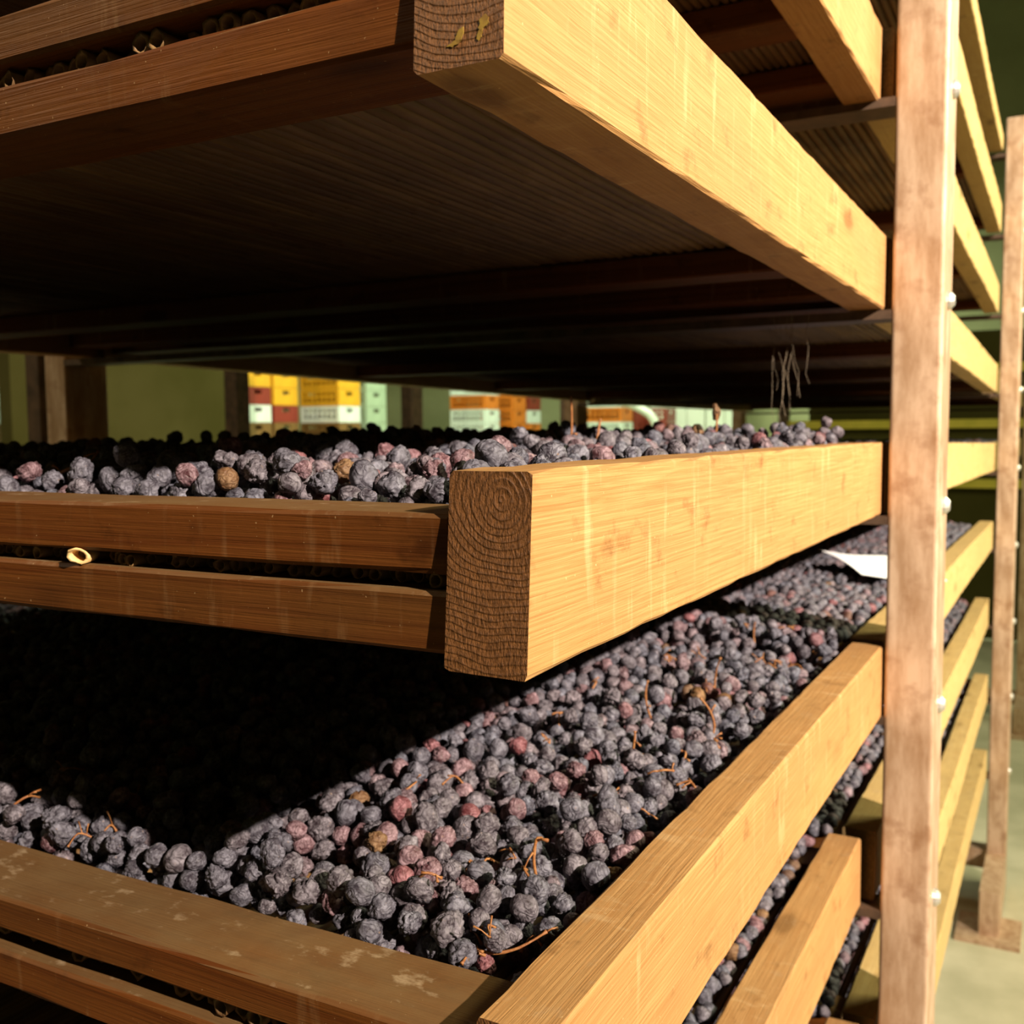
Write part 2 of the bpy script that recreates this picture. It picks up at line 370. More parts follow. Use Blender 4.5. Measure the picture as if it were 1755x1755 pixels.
# ------------------------------------------------------------------ trays
def make_tray(label, xr, y0, y1, z0, width=1.60, bw=0.047, bh=0.10, low=(0.011, 0.042), up=(0.051, 0.081), rail_set=0.013, cane_r=0.005, single=False, shear=0.006, cross=(), pith=None, dz_end=0.0, beam_mat=None, group='grape drying trays', rail_d=0.068, canes=True):
    L = y1 - y0; cx = xr - width / 2
    t = empty('drying_tray', (cx, y0 + L / 2, z0)); tag(t, label, 'tray', group)
    if dz_end: t.rotation_euler = (math.atan2(dz_end, L), 0, 0); t.location.z += dz_end / 2
    board('side_beam', L, bw, bh, beam_mat or M_BEAM, t, (width / 2 - bw / 2, 0, bh / 2), pith=pith, shear=shear)
    board('side_beam', L, bw, bh, beam_mat or M_BEAM, t, (-width / 2 + bw / 2, 0, bh / 2), shear=shear)
    rl = width - 2 * bw - 0.002
    for yy in (-L / 2 + rail_set + rail_d / 2, L / 2 - rail_set - rail_d / 2):
        for a, b in (low, up):
            board('rail', rl, rail_d, b - a, M_RAIL, t, (0, yy, (a + b) / 2), 'x', seg=30)
    for c in cross:
        board('crossbar', rl, rail_d, low[1] - low[0], M_RAIL, t, (0, c - y0 - L / 2, (low[0] + low[1]) / 2), 'x', seg=24)
    if canes: cane_set(t, -width / 2 + bw + 0.003, width / 2 - bw - 0.003, -L / 2 + rail_set + 0.010, (low[1] + up[0]) / 2, L - 2 * rail_set - 0.03, cane_r, single)
    return t
XA, XB, XC, XD, XE = -0.230, -0.2196, -0.2196, -0.2146, -0.238
ZA, ZB, ZC, ZD, ZE, ZF = 2.157, 1.882, 1.6025, 1.320, 1.042, 0.763
make_tray('wooden drying tray at the top edge, only its underside and sunlit side beam showing', XA, 0.41, 1.485, ZA, cross=(1.20,))
tray_b = make_tray('upper wooden drying tray seen from below, cane mat underside, corner at the top centre', XB, 0.4085, 1.485, ZB, low=(0.016, 0.046), up=(0.0585, 0.087), cane_r=0.0060, single=True, cross=(1.20,), rail_set=0.001, pith=(0.02, 0.09))
make_tray('middle wooden drying tray full of grapes, square end-grain corner jutting out at centre', XC, 0.4282, 1.485, ZC, low=(0.007, 0.0385), up=(0.0468, 0.0775), cane_r=0.0042, single=True, rail_set=0.001, pith=(0.007, 0.036), cross=(0.95,))
make_tray('lower wooden drying tray full of grapes, its top rail and beam in the foreground', XD, 0.437, 1.490, ZD, bw=0.0448, low=(0.0136, 0.0406), up=(0.0548, 0.0795), cane_r=0.0065, single=True, rail_set=0.004, pith=(0.02, 0.07))
make_tray('wooden drying tray below the foreground tray, set slightly inward with only its beam showing', XE, 0.43, 1.478, ZE)
make_tray('lowest near wooden drying tray, its grapes showing as a sliver beside the steel post', -0.236, 0.43, 1.485, ZF)
# old paint smeared on the sawn end of the upper tray's beam
M_SMEAR = simple('old_yellow_paint', (0.17, 0.085, 0.010), (0.27, 0.165, 0.018), 240, 0.7)
for k, (sx, sz, rx, rz) in enumerate(((-0.2440, 0.0105, 0.0035, 0.0014), (-0.2410, 0.0140, 0.0022, 0.0030), (-0.2290, 0.0165, 0.0030, 0.0042), (-0.2310, 0.0120, 0.0016, 0.0024))):
    rp = random.Random(k + 40); ring = []
    for i in range(14):
        a = 2 * math.pi * i / 14; q = rp.uniform(0.55, 1.15); ring.append((sx + rx * q * math.cos(a) + 0.5 * rx * math.sin(a), sz + rz * q * math.sin(a)))
    vv = []
    for dy in (0.0002, -0.0005):
        vv += [(x - tray_b.location.x, 0.4085 - 0.006 * (1 - z / 0.10) + dy - tray_b.location.y, z) for x, z in ring]
    ff = [tuple(range(14, 28)), tuple(range(13, -1, -1))] + [(i, (i + 1) % 14, 14 + (i + 1) % 14, 14 + i) for i in range(14)]
    ps = ob('paint_smear', mesh('paint_smear', vv, ff, M_SMEAR), tray_b); ps['label'] = 'yellow paint smear on the sawn beam end'
LV = [('second from the top', ZC + 3 * 0.279), ('third from the top', ZC + 2 * 0.279), ('fourth from the top', ZC + 0.279), ('with grapes at eye level', ZC), ('just below eye level', ZC - 0.279), ('at knee height', ZC - 2 * 0.279), ('second from the floor', ZC - 3 * 0.279), ('nearest the floor', ZC - 4 * 0.279)]
BAY2 = []
rb = random.Random(5)
for i, (wd, z) in enumerate([('topmost', ZC + 4 * 0.279 - 0.0)] + LV):
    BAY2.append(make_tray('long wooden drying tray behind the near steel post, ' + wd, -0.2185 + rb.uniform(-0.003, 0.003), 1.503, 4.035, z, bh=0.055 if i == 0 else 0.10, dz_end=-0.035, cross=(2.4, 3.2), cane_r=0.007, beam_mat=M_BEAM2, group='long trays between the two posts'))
for wd, z in (('under a dark ceiling of canes', ZC + 0.279), ('carrying dark grapes', ZC)):
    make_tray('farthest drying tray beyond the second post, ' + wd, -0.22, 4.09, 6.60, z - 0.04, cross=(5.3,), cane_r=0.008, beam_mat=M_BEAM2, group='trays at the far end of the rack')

# ------------------------------------------------------------------ steel frames that carry the trays
def frame(label, y, levels, ztop, dz=0.0, left=True, detail=True, px=-0.210):
    t = empty('steel_rack_frame', (px + 0.0325, y, 0)); tag(t, label, 'rack frame', 'steel rack frames')
    def bar(name, a, b, mat=M_STEEL, r=None):
        c = [(a[i] + b[i]) / 2 for i in range(3)]; A = [a[i] - c[i] for i in range(3)]; B = [b[i] - c[i] for i in range(3)]
        m = MB()
        if r: m.rbox(A, B, r)
        else: m.box(A, B)
        o = m.build(name, mat, t, (c[0] - t.location.x, c[1] - t.location.y, c[2]))
        return o
    main = bar('post', (px, y, 0.16), (px + 0.065, y + 0.11, ztop), r=0.005)
    foot = bar('foot', (px, y - 0.36, 0.012), (px + 0.065, y + 0.11, 0.16), r=0.004)
    plate = bar('floor_plate', (px - 0.07, y - 0.42, 0.0), (px + 0.13, y - 0.20, 0.012))
    plate.parent = foot; plate.location -= foot.location
    bar('base_beam', (px - 1.65, y + 0.02, 0.09), (px, y + 0.09, 0.16))
    if left:
        bar('post', (px - 1.715, y, 0.0), (px - 1.65, y + 0.11, ztop), r=0.005)
    for z in levels:
        bar('arm', (px - 1.65, y - 0.002, z - 0.013 + dz), (px, y + 0.055, z - 0.001 + dz), M_DARKSTEEL)
        b = MB(); b.tube([(0, 0, 0), (0.004, 0, 0), (0.009, 0, 0)], [0.013, 0.012, 0.007], 12)
        b.build('bolt', M_BOLT, main, (0.0325, -0.003, z + 0.012 + dz - main.location.z))
    return t
ALL = [ZC + k * 0.279 for k in (4, 3, 2, 1, 0, -1, -2, -3, -4)]
frame('nearest steel rack frame, mottled square post standing in front of tray ends', 1.472, ALL, 2.95)
frame('second steel rack frame farther back, post ending below the ceiling at right edge', 4.06, ALL, 2.80, dz=-0.037)
frame('third steel rack frame at the far end of the trays', 6.63, [ZC + 0.279, ZC], 2.75, dz=-0.045)

# ------------------------------------------------------------------ grapes
def ico(sub):
    p = (1 + 5 ** 0.5) / 2
    v = [(-1, p, 0), (1, p, 0), (-1, -p, 0), (1, -p, 0), (0, -1, p), (0, 1, p), (0, -1, -p), (0, 1, -p), (p, 0, -1), (p, 0, 1), (-p, 0, -1), (-p, 0, 1)]
    v = [Vector(q).normalized() for q in v]
    f = [(0, 11, 5), (0, 5, 1), (0, 1, 7), (0, 7, 10), (0, 10, 11), (1, 5, 9), (5, 11, 4), (11, 10, 2), (10, 7, 6), (7, 1, 8), (3, 9, 4), (3, 4, 2), (3, 2, 6), (3, 6, 8), (3, 8, 9), (4, 9, 5), (2, 4, 11), (6, 2, 10), (8, 6, 7), (9, 8, 1)]
    for _ in range(sub):
        c = {}; nf = []
        def mid(a, b):
            k = (min(a, b), max(a, b))
            if k not in c: v.append((v[a] + v[b]).normalized()); c[k] = len(v) - 1
            return c[k]
        for a, b, d in f:
            x, y, z = mid(a, b), mid(b, d), mid(d, a); nf += [(a, x, z), (b, y, x), (d, z, y), (x, y, z)]
        f = nf
    return [tuple(q) for q in v], np.array(f, np.int32)
ICO = {s: ico(s) for s in (1, 2, 3)}
def grape_shape(sub, seed, kind):
    """unit berry; kind 0 plump, 1 wrinkled, 2 raisin"""
    rnd = random.Random(seed); o = Vector((rnd.uniform(0, 90), rnd.uniform(0, 90), rnd.uniform(0, 90)))
    amp = (0.055, 0.14, 0.22)[kind]; dent = (0.16, 0.30, 0.42)[kind]; el = rnd.uniform(1.0, 1.22); kf = rnd.randint(4, 7)
    dd = Vector((rnd.gauss(0, 1), rnd.gauss(0, 1), rnd.gauss(0, 1))).normalized(); d2 = Vector((rnd.gauss(0, 1), rnd.gauss(0, 1), rnd.gauss(0, 1))).normalized()
    out = []
    for q in ICO[sub][0]:
        p = Vector(q)
        r = 1.0 + dent * 0.8 * mnoise.noise(p * 1.1 + o)
        ph = math.atan2(p.y, p.x); st = math.sqrt(max(0.0, 1 - p.z * p.z))
        w1 = abs(math.sin(kf * 0.5 * ph + 3.0 * mnoise.noise(p * 1.6 + o)))
        r -= amp * st * (1 - w1) ** 2 * 1.6
        w2 = 1 - abs(mnoise.noise(p * 2.7 + o * 1.3)) * 2.6
        r -= amp * max(0.0, w2) ** 2 * 0.9
        r -= dent * 0.8 * max(0.0, p.dot(dd) - 0.45) ; r -= dent * 0.6 * max(0.0, p.dot(d2) - 0.6)
        r -= 0.22 * max(0.0, p.z - 0.90) * 5 * 0.4
        out.append((p.x * r, p.y * r, p.z * r * el))
    a = np.array(out); a -= a.mean(0); return a
KINDS3 = [0, 1, 1, 0, 1, 2, 1, 0, 2, 1, 0, 1]
SHAPES = {s: [grape_shape(s, 100 + i, k) for i, k in enumerate(KINDS3)] for s in (1, 2, 3)}

def deposit(x0, x1, y0, y1, base, n, rmean, seed, tries=7, skip=None):
    """drop berries one by one; each takes the lowest of a few random resting places"""
    rnd = random.Random(seed); cell = 2.4 * rmean; grid = {}; out = []
    for _ in range(n):
        r = max(rmean * 0.68, min(rmean * 1.22, rnd.gauss(rmean, rmean * 0.14))); best = None
        for _t in range(tries):
            x = rnd.uniform(x0 + r * 0.9, x1 - r * 0.9); y = rnd.uniform(y0 + r * 0.9, y1 - r * 0.9)
            if skip and skip(x, y): continue
            z = base(x, y) + r; gi = int(math.floor(x / cell)); gj = int(math.floor(y / cell))
            for a in (gi - 1, gi, gi + 1):
                for b in (gj - 1, gj, gj + 1):
                    for (qx, qy, qz, qr) in grid.get((a, b), ()):
                        d2 = (qx - x) ** 2 + (qy - y) ** 2; s = (qr + r) * 0.93
                        if d2 < s * s:
                            zz = qz + math.sqrt(s * s - d2)
                            if zz > z: z = zz
            e = z - base(x, y)
            if best is None or e < best[0]: best = (e, x, y, z)
        if best is None: continue
        _, x, y, z = best; p = (x, y, z, r); out.append(p)
        grid.setdefault((int(math.floor(x / cell)), int(math.floor(y / cell))), []).append(p)
    return np.array(out)

def nz(x, y, s, k=0.0): return mnoise.noise(Vector((x * s, y * s, k)))
def base_D(x, y):
    h = 1.375 + 0.014 * nz(x, y, 11, 1.3) + 0.006 * nz(x, y, 24, 4.4)
    h -= 0.022 * max(0.0, 1 - (-0.262 - x) / 0.05) ** 1.0           # lower along the beam
    h += 0.008 * max(0.0, min(1.0, (y - 0.7) / 0.5))
    return max(h, 1.3995) if y > 1.40 else h
HOLE = (-0.483, 0.588)
def skip_D(x, y):
    return ((x - HOLE[0]) / 0.030) ** 2 + ((y - HOLE[1] - 0.2 * (x - HOLE[0])) / 0.048) ** 2 < 1 or (x > -0.300 and nz(x, y, 30, 8) > 0.15) or nz(x, y, 26, 3.3) > 0.36
def base_C(x, y):
    h = 1.660 + 0.017 * nz(x, y, 9, 2.2) + 0.007 * nz(x, y, 22, 6.1)
    h -= 0.010 * max(0.0, 1 - (y - 0.505) / 0.07)
    h -= 0.010 * max(0.0, 1 - abs(x + 0.76) / 0.11) * max(0.0, 1 - (y - 0.5) / 0.3)
    h += 0.010 * max(0.0, 1 - abs(x + 0.50) / 0.12) * max(0.0, 1 - abs(y - 0.62) / 0.12)
    h += 0.012 * max(0.0, min(1.0, (y - 0.9) / 0.4))
    return max(h, 1.681) if y > 1.40 else h
RG = 0.0084
gD = deposit(-1.02, XD - 0.0448 - 0.002, 0.511, 1.488, base_D, 4600, RG, 11, skip=skip_D)
gC = deposit(-1.20, XC - 0.047 - 0.002, 0.509, 1.483, base_C, 5900, RG, 12)

def rot_rand(n, rng):
    q = rng.normal(size=(n, 4)); q /= np.linalg.norm(q, axis=1)[:, None]; a, b, c, d = q.T
    return np.stack([np.stack([1 - 2 * (c * c + d * d), 2 * (b * c - a * d), 2 * (b * d + a * c)], -1),
                     np.stack([2 * (b * c + a * d), 1 - 2 * (b * b + d * d), 2 * (c * d - a * b)], -1),
                     np.stack([2 * (b * d - a * c), 2 * (c * d + a * b), 1 - 2 * (b * b + c * c)], -1)], 1), q
def tones(pts, rng):
    base = np.array([0.5 * nz(x, y, 14, 9.7) for x, y in pts[:, :2]])
    return np.clip(0.31 + 0.75 * base + rng.normal(0, 0.23, len(pts)), 0, 1)
def pile_mesh(name, pts, tn, var, R, sub_of):
    Vs, Ts, Tn = [], [], []; k = 0
    for sub in (1, 2, 3):
        F = ICO[sub][1]
        for j in range(len(KINDS3)):
            idx = np.where((var == j) & (sub_of == sub))[0]
            if not len(idx): continue
            S = SHAPES[sub][j]
            V = np.einsum('nij,kj->nki', R[idx], S) * pts[idx, 3][:, None, None] + pts[idx, None, :3]
            nv = len(S)
            Ts.append((F[None] + (np.arange(len(idx)) * nv)[:, None, None] + k).reshape(-1, 3)); k += len(idx) * nv
            Vs.append(V.reshape(-1, 3)); Tn.append(np.repeat(tn[idx], nv))
    return tri_mesh(name, np.concatenate(Vs), np.concatenate(Ts), M_GRAPE, np.concatenate(Tn))

def project(p):
    v = (p - CAM) @ AX
    return v[:, 0] / v[:, 2] * F_PX + 877.5, v[:, 1] / v[:, 2] * F_PX + 877.5, v[:, 2]
# how much of each berry shows from the front: only decides which berries become single objects
allp = np.concatenate([gD, gC]); src = np.array([0] * len(gD) + [1] * len(gC))
u, v_, zc = project(allp[:, :3]); rad = allp[:, 3] / zc * F_PX
Q = 4; NB = 1755 // Q + 1; ids = np.full((NB, NB), -1, np.int32)
for i in np.argsort(-zc):
    if not (0 <= u[i] < 1755 and 0 <= v_[i] < 1755): continue
    rr = rad[i] / Q; cx, cy = u[i] / Q, v_[i] / Q
    xa, xb, ya, yb = max(0, int(cx - rr)), min(NB, int(cx + rr) + 2), max(0, int(cy - rr)), min(NB, int(cy + rr) + 2)
    gy, gx = np.mgrid[ya:yb, xa:xb]
    ids[ya:yb, xa:xb][(gx - cx) ** 2 + (gy - cy) ** 2 <= rr * rr] = i
# the boards of the trays in front of the berries
X_, Y_ = np.meshgrid(np.arange(NB) * Q, np.arange(NB) * Q)
mid = (Y_ > 845 + 0.0363 * X_) & (X_ < 760) & (Y_ < 1114) | (X_ > 755) & (X_ < 1520) & (Y_ > 803 - 0.0776 * (X_ - 915)) & (Y_ < 1170 - 0.476 * (X_ - 905))
front = (Y_ > 1440 + 0.272 * X_) | (Y_ > 1729 - 0.9725 * (X_ - 827))
ids[(mid | front) | (X_ > 1520)] = -1
ids[(Y_ > 845) & (ids >= len(gD))] = -1
cnt = np.bincount(ids[ids >= 0], minlength=len(allp)).astype(float)
lit = np.where(src == 0, (allp[:, 0] > -0.62) | (allp[:, 1] < 0.60), (allp[:, 0] > -0.60) | (allp[:, 1] < 0.58))
score = cnt * np.where(lit, 1.0, 0.02)
pick = np.argsort(-score)[:300]; is_single = np.zeros(len(allp), bool); is_single[pick] = True

rng = np.random.default_rng(3)
TONE = tones(allp, rng); VAR = rng.integers(0, len(KINDS3), len(allp)); ROT, QUAT = rot_rand(len(allp), rng)
TCL = [(0.16, 'blue-grey'), (0.42, 'dusky purple'), (0.66, 'plum-coloured'), (0.80, 'wine-red'), (0.97, 'brown')]
SHP = {0: 'plump', 1: 'wrinkled', 2: 'shrivelled'}
GM = {}
def grape_mesh(j, c):
    if (j, c) not in GM:
        GM[(j, c)] = tri_mesh('grape', SHAPES[3][j] * RG, ICO[3][1], M_GRAPE, np.full(len(SHAPES[3][j]), TCL[c][0]))
    return GM[(j, c)]
ORD = ['nearest', 'second nearest', 'third nearest', 'fourth nearest', 'fifth nearest', 'sixth nearest', 'seventh nearest', 'eighth nearest', 'ninth nearest', 'tenth nearest', 'eleventh nearest', 'twelfth nearest']
kin = {}
for i in sorted(pick, key=lambda q: zc[q]):
    c = int(np.argmin([abs(TONE[i] - q[0]) for q in TCL])); j = int(VAR[i]); x, y, z, r = allp[i]
    size = 'small' if r < RG * 0.93 else 'large' if r > RG * 1.07 else 'middling'
    if src[i] == 0:
        where = 'by the lower tray front rail' if y < 0.59 else 'by the lower tray side beam' if x > -0.36 else 'at the lower tray shadow edge' if x < -0.50 else 'amid the lit lower tray grapes'
    else:
        where = 'just behind the middle tray rail' if y < 0.58 else 'by the jutting middle tray corner' if x > -0.40 else 'farther back in the middle tray'
    kin.setdefault((size, SHP[KINDS3[j]], TCL[c][1], where), []).append((i, j, c))
for (size, shp, colour, where), mem in kin.items():
    for n, (i, j, c) in enumerate(mem):
        x, y, z, r = allp[i]
        o = bpy.data.objects.new('grape', grape_mesh(j, c)); o.location = (x, y, z); o.scale = (r / RG, r / RG, r / RG)
        o.rotation_mode = 'QUATERNION'; o.rotation_quaternion = QUAT[i]; link(o)
        lab = '%s %s %s grape %s' % (size, shp, colour, where)
        if len(mem) > 1: lab += ', ' + (ORD[n] if n < len(ORD) else 'farther') + ' of these'
        tag(o, lab, 'grape', 'grapes in the lower tray' if src[i] == 0 else 'grapes in the middle tray')
rest = ~is_single
sub_all = np.where(cnt >= 5, 2, 1); sub_all[np.argsort(-cnt * rest)[:320]] = 3
def pile(name, sel, label, group='heaps of drying grapes'):
    m = pile_mesh(name, allp[sel], TONE[sel], VAR[sel], ROT[sel], sub_all[sel])
    o = ob(name, m); tag(o, label, 'grapes', group, 'stuff'); return o
pile('grape_heap', rest & (src == 0), 'heap of dark dried grapes filling the lower foreground tray')
pile('grape_heap', rest & (src == 1), 'heap of dark dried grapes filling the middle tray behind its rail')

def loose_layer(x0, x1, y0, y1, z, pitch, seed, bump=0.012, xfine=None):
    r_ = np.random.default_rng(seed); nx, ny = int((x1 - x0) / pitch), int((y1 - y0) / (pitch * 0.9))
    gx, gy = np.meshgrid(x0 + (np.arange(nx) + 0.5) * pitch, y0 + (np.arange(ny) + 0.5) * pitch * 0.9)
    P = np.stack([gx.ravel(), gy.ravel()], 1) + r_.uniform(-0.35, 0.35, (nx * ny, 2)) * pitch
    h = np.array([bump * nz(a, b, 10, seed) for a, b in P])
    pts = np.concatenate([P, (z + h + r_.uniform(-0.004, 0.006, len(P)))[:, None], r_.uniform(0.44, 0.62, len(P))[:, None] * pitch], 1)
    R, _ = rot_rand(len(pts), r_)
    return pile_mesh('grape_heap', pts, tones(pts, r_), r_.integers(0, len(KINDS3), len(pts)), R, np.ones(len(pts), int))
def stuff(m, label, loc=(0, 0, 0), rx=0.0):
    o = ob('grape_heap', m, None, loc, (rx, 0, 0)); tag(o, label, 'grapes', 'heaps of drying grapes', 'stuff'); return o
# rest of the near trays, away from the light
stuff(loose_layer(-1.76, -1.02, 0.52, 1.40, 1.398, 0.022, 21), 'dark far half of the grape heap in the lower tray, lost in shadow')
stuff(loose_layer(-1.76, -1.20, 0.52, 1.40, 1.690, 0.019, 22, 0.018), 'black silhouetted grapes at the far side of the middle tray')
e_strip = loose_layer(-0.56, -0.292, 0.45, 1.47, 0.0, 0.0172, 23)
stuff(e_strip, 'sliver of dark grapes under the foreground beam, in the tray below', (0, 0, ZE + 0.086))
stuff(e_strip, 'sliver of dark grapes in the lowest near tray beside the post', (0, 0, ZF + 0.086))
b2 = loose_layer(-0.50, -0.270, -1.262, 1.20, 0.0, 0.0178, 24)
b2d = loose_layer(-0.86, -0.270, -1.262, 1.18, 0.0, 0.0200, 27)
ang = math.atan2(-0.035, 2.53)
for wd, z in LV[4:]:
    top = wd.startswith('just'); stuff(b2d if top else b2, 'strip of dark grapes along the long tray behind the post, ' + wd, (0, 2.77, z + 0.086 - 0.0175), ang)
stuff(loose_layer(-1.75, -0.270, -1.18, 1.18, 0.0, 0.030, 25, 0.012), 'dark grapes on the long tray behind the near post at eye level', (0, 2.77, ZC + 0.076 - 0.0175), ang)
stuff(loose_layer(-1.75, -0.270, -1.15, 1.15, 0.0, 0.042, 26, 0.012), 'dark grapes on the farthest tray at eye level', (0, 5.34, ZC + 0.07 - 0.04))

# ------------------------------------------------------------------ bare stems among the grapes
def stem(label, pts, r=0.0011, twigs=0, seed=0, group='bare grape stems'):
    rnd = random.Random(seed); o0 = Vector(pts[0]); P = [Vector(p) - o0 for p in pts]
    fine = []
    for i in range(len(P) - 1):
        a = P[max(i - 1, 0)]; b = P[i]; c = P[i + 1]; d = P[min(i + 2, len(P) - 1)]
        for k in range(4):
            s = k / 4
            fine.append(0.5 * ((2 * b) + (c - a) * s + (2 * a - 5 * b + 4 * c - d) * s * s + (3 * b - a - 3 * c + d) * s ** 3))
    fine.append(P[-1]); n = len(fine)
    m = MB(); m.tube(fine, [r * (1.15 - 0.45 * i / n) * rnd.uniform(0.9, 1.12) for i in range(n - 1)] + [r * 1.35], 7)
    for _ in range(twigs):
        i = rnd.randrange(1, n); q = fine[i]; d = Vector((rnd.uniform(-1, 1), rnd.uniform(-1, 1), rnd.uniform(-0.4, 0.9))).normalized() * rnd.uniform(0.006, 0.013)
        m.tube([q, q + d * 0.5 + Vector((0, 0, 0.001)), q + d], [r * 0.7, r * 0.6, r * 1.1], 5)
    o = m.build('dry_twig', M_STEM, None, tuple(o0), smooth=True); tag(o, label, 'stem', group); return o
def ray_at(px, py, z):
    d = AX @ np.array([px - 877.5, py - 877.5, F_PX]); t = (z - CAM[2]) / d[2]; return CAM + t * d
def upright(label, base, top, z, seed, bend=0.2, twigs=1, r=0.0012):
    """base on the heap; height from how tall it looks beside the berries"""
    b = np.array(base); h = top; rnd = random.Random(seed)
    k = np.array([rnd.uniform(-1, 1), rnd.uniform(-1, 1), 0]) * bend * h
    lean = np.array([rnd.uniform(-1, 1), rnd.uniform(-1, 1), 0]) * 0.2 * h
    return stem(label, [b, b + lean * 0.3 + k * 0.6 + (0, 0, h * 0.4), b + lean * 0.7 + k * 0.5 + (0, 0, h * 0.75), b + lean + (0, 0, h)], r, twigs, seed)
STEMS = [('upright tan stem standing in the lower tray, left of two beside the far beam', (-0.345, 1.135, 1.405), 0.056, 1), ('bent tan stem leaning right near the lower tray beam', (-0.305, 0.985, 1.405), 0.048, 2),
         ('short pale stem standing far back in the lower tray', (-0.375, 1.42, 1.41), 0.040, 3), ('thin stem upright in the middle of the lower tray heap', (-0.385, 1.03, 1.408), 0.045, 4),
         ('reddish stem upright amid lower tray grapes', (-0.345, 0.86, 1.405), 0.040, 5)]
for lb, b, h, s in STEMS: upright(lb, b, h, 0, s)
stem('dark curved stem with pale tip lying over the lower tray front corner', [(-0.330, 0.655, 1.422), (-0.322, 0.630, 1.431), (-0.312, 0.607, 1.424), (-0.296, 0.588, 1.412)], 0.0013, 2, 8)
stem('thin stem curled beside the lower tray beam corner', [(-0.322, 0.530, 1.402), (-0.305, 0.532, 1.398), (-0.288, 0.540, 1.402), (-0.275, 0.552, 1.410)], 0.0011, 1, 9)
upright('tall reddish stem sticking up from the middle tray before red crates', (-0.475, 1.02, 1.70), 0.058, 0, 12, 0.25, 1, 0.0014)
upright('short stub of stem upright in the middle tray', (-0.462, 1.06, 1.70), 0.034, 0, 13, 0.05, 0, 0.0016)
stem('branched brown stem with a cut tip beside large grapes at left of middle tray', [(-0.720, 0.560, 1.690), (-0.705, 0.562, 1.695), (-0.692, 0.566, 1.698), (-0.684, 0.570, 1.708)], 0.0012, 5, 14)
up = upright('dark stem tipped with one dried berry above the middle tray', (-0.375, 1.22, 1.70), 0.040, 0, 15, 0.05, 0, 0.0012)
bm = ob('berry', grape_mesh(5, 4), up, (0.001, 0.001, 0.042)); bm.scale = (0.7, 0.7, 1.1)
rs = random.Random(77); vis = np.where((cnt >= 5) & lit & (src == 0))[0]
regs = {}
for k, i in enumerate(sorted(rs.sample(list(vis), 46), key=lambda q: zc[q])):
    x, y, z, r = allp[i]; a = rs.uniform(0, 6.28); L = rs.uniform(0.010, 0.024)
    where = 'by the lower tray front rail' if y < 0.62 else 'near the lower tray side beam' if x > -0.36 else 'at the lower tray shadow edge' if x < -0.50 else 'amid near lower tray grapes' if y < 0.85 else 'amid middle lower tray grapes' if y < 1.1 else 'amid far lower tray grapes'
    n = regs.get(where, 0); regs[where] = n + 1
    stem('small broken orange stem bit %s, %s of these' % (where, ORD[n] if n < len(ORD) else 'farther'), [(x, y, z + r * 0.9), (x + 0.5 * L * math.cos(a), y + 0.5 * L * math.sin(a), z + r * 1.25 + rs.uniform(0, .003)), (x + L * math.cos(a + .5), y + L * math.sin(a + .5), z + r * 0.9)], rs.uniform(0.0007, 0.0011), 2, 200 + k, 'stem bits in the lower tray')

# one split cane stub poking out of the middle tray's gap
v, f = cane_arrays(0.03, 0.0058, 3, 12); sm = mesh('cane_stub', v, f, simple('pale_cane', (0.55, 0.33, 0.12), (0.70, 0.46, 0.2), 90, 0.6), True)
o = ob('cane_stub', sm, None, (-0.536, 0.428, ZC + 0.0435), (0, 0.3, 0.5)); o.scale = (1.25, 1, 0.85)
tag(o, 'pale broken cane stub poking out between the middle tray rails at left', 'cane')

# paper sheet lying on the far grapes of the lower tray
def paper():
    v = []; f = []; nx, ny = 8, 6
    for j in range(ny + 1):
        for i in range(nx + 1):
            x = -0.09 + 0.18 * i / nx; y = -0.13 + 0.26 * j / ny
            v.append((x, y, 0.012 * abs(i / nx - 0.45) + 0.006 * math.sin(j * 0.6)))
    n = len(v); v += [(a, b, c + 0.0004) for a, b, c in v]
    for j in range(ny):
        for i in range(nx):
            a = j * (nx + 1) + i; q = (a, a + 1, a + nx + 2, a + nx + 1); f.append(q[::-1]); f.append(tuple(t + n for t in q))
    m = mesh('paper_sheet', v, f, M_PAPER, True)
    o = ob('paper_sheet', m, None, (-0.345, 2.31, 1.424), (0.09, 0.10, 0.55)); tag(o, 'white paper sheet lying on grapes beside the near steel post', 'paper')
paper()

# dusty cobweb hanging under the upper tray near the post
cw = MB(); rc = random.Random(4)
for k in range(9):
    x = -0.32 + rc.uniform(-0.03, 0.03); y = 1.40 + rc.uniform(-0.03, 0.03); z = ZB - 0.005; p = [(x, y, z)]
    n = rc.randint(5, 9)
    for i in range(n):
        x += rc.uniform(-0.004, 0.006); y += rc.uniform(-0.004, 0.004); z -= rc.uniform(0.012, 0.022); p.append((x, y, z))
    cw.tube(p, [rc.uniform(0.00012, 0.00042) for _ in p], 4)
tag(cw.build('cobweb', M_WEB), 'dusty cobweb threads hanging under the upper tray near the post', 'cobweb')

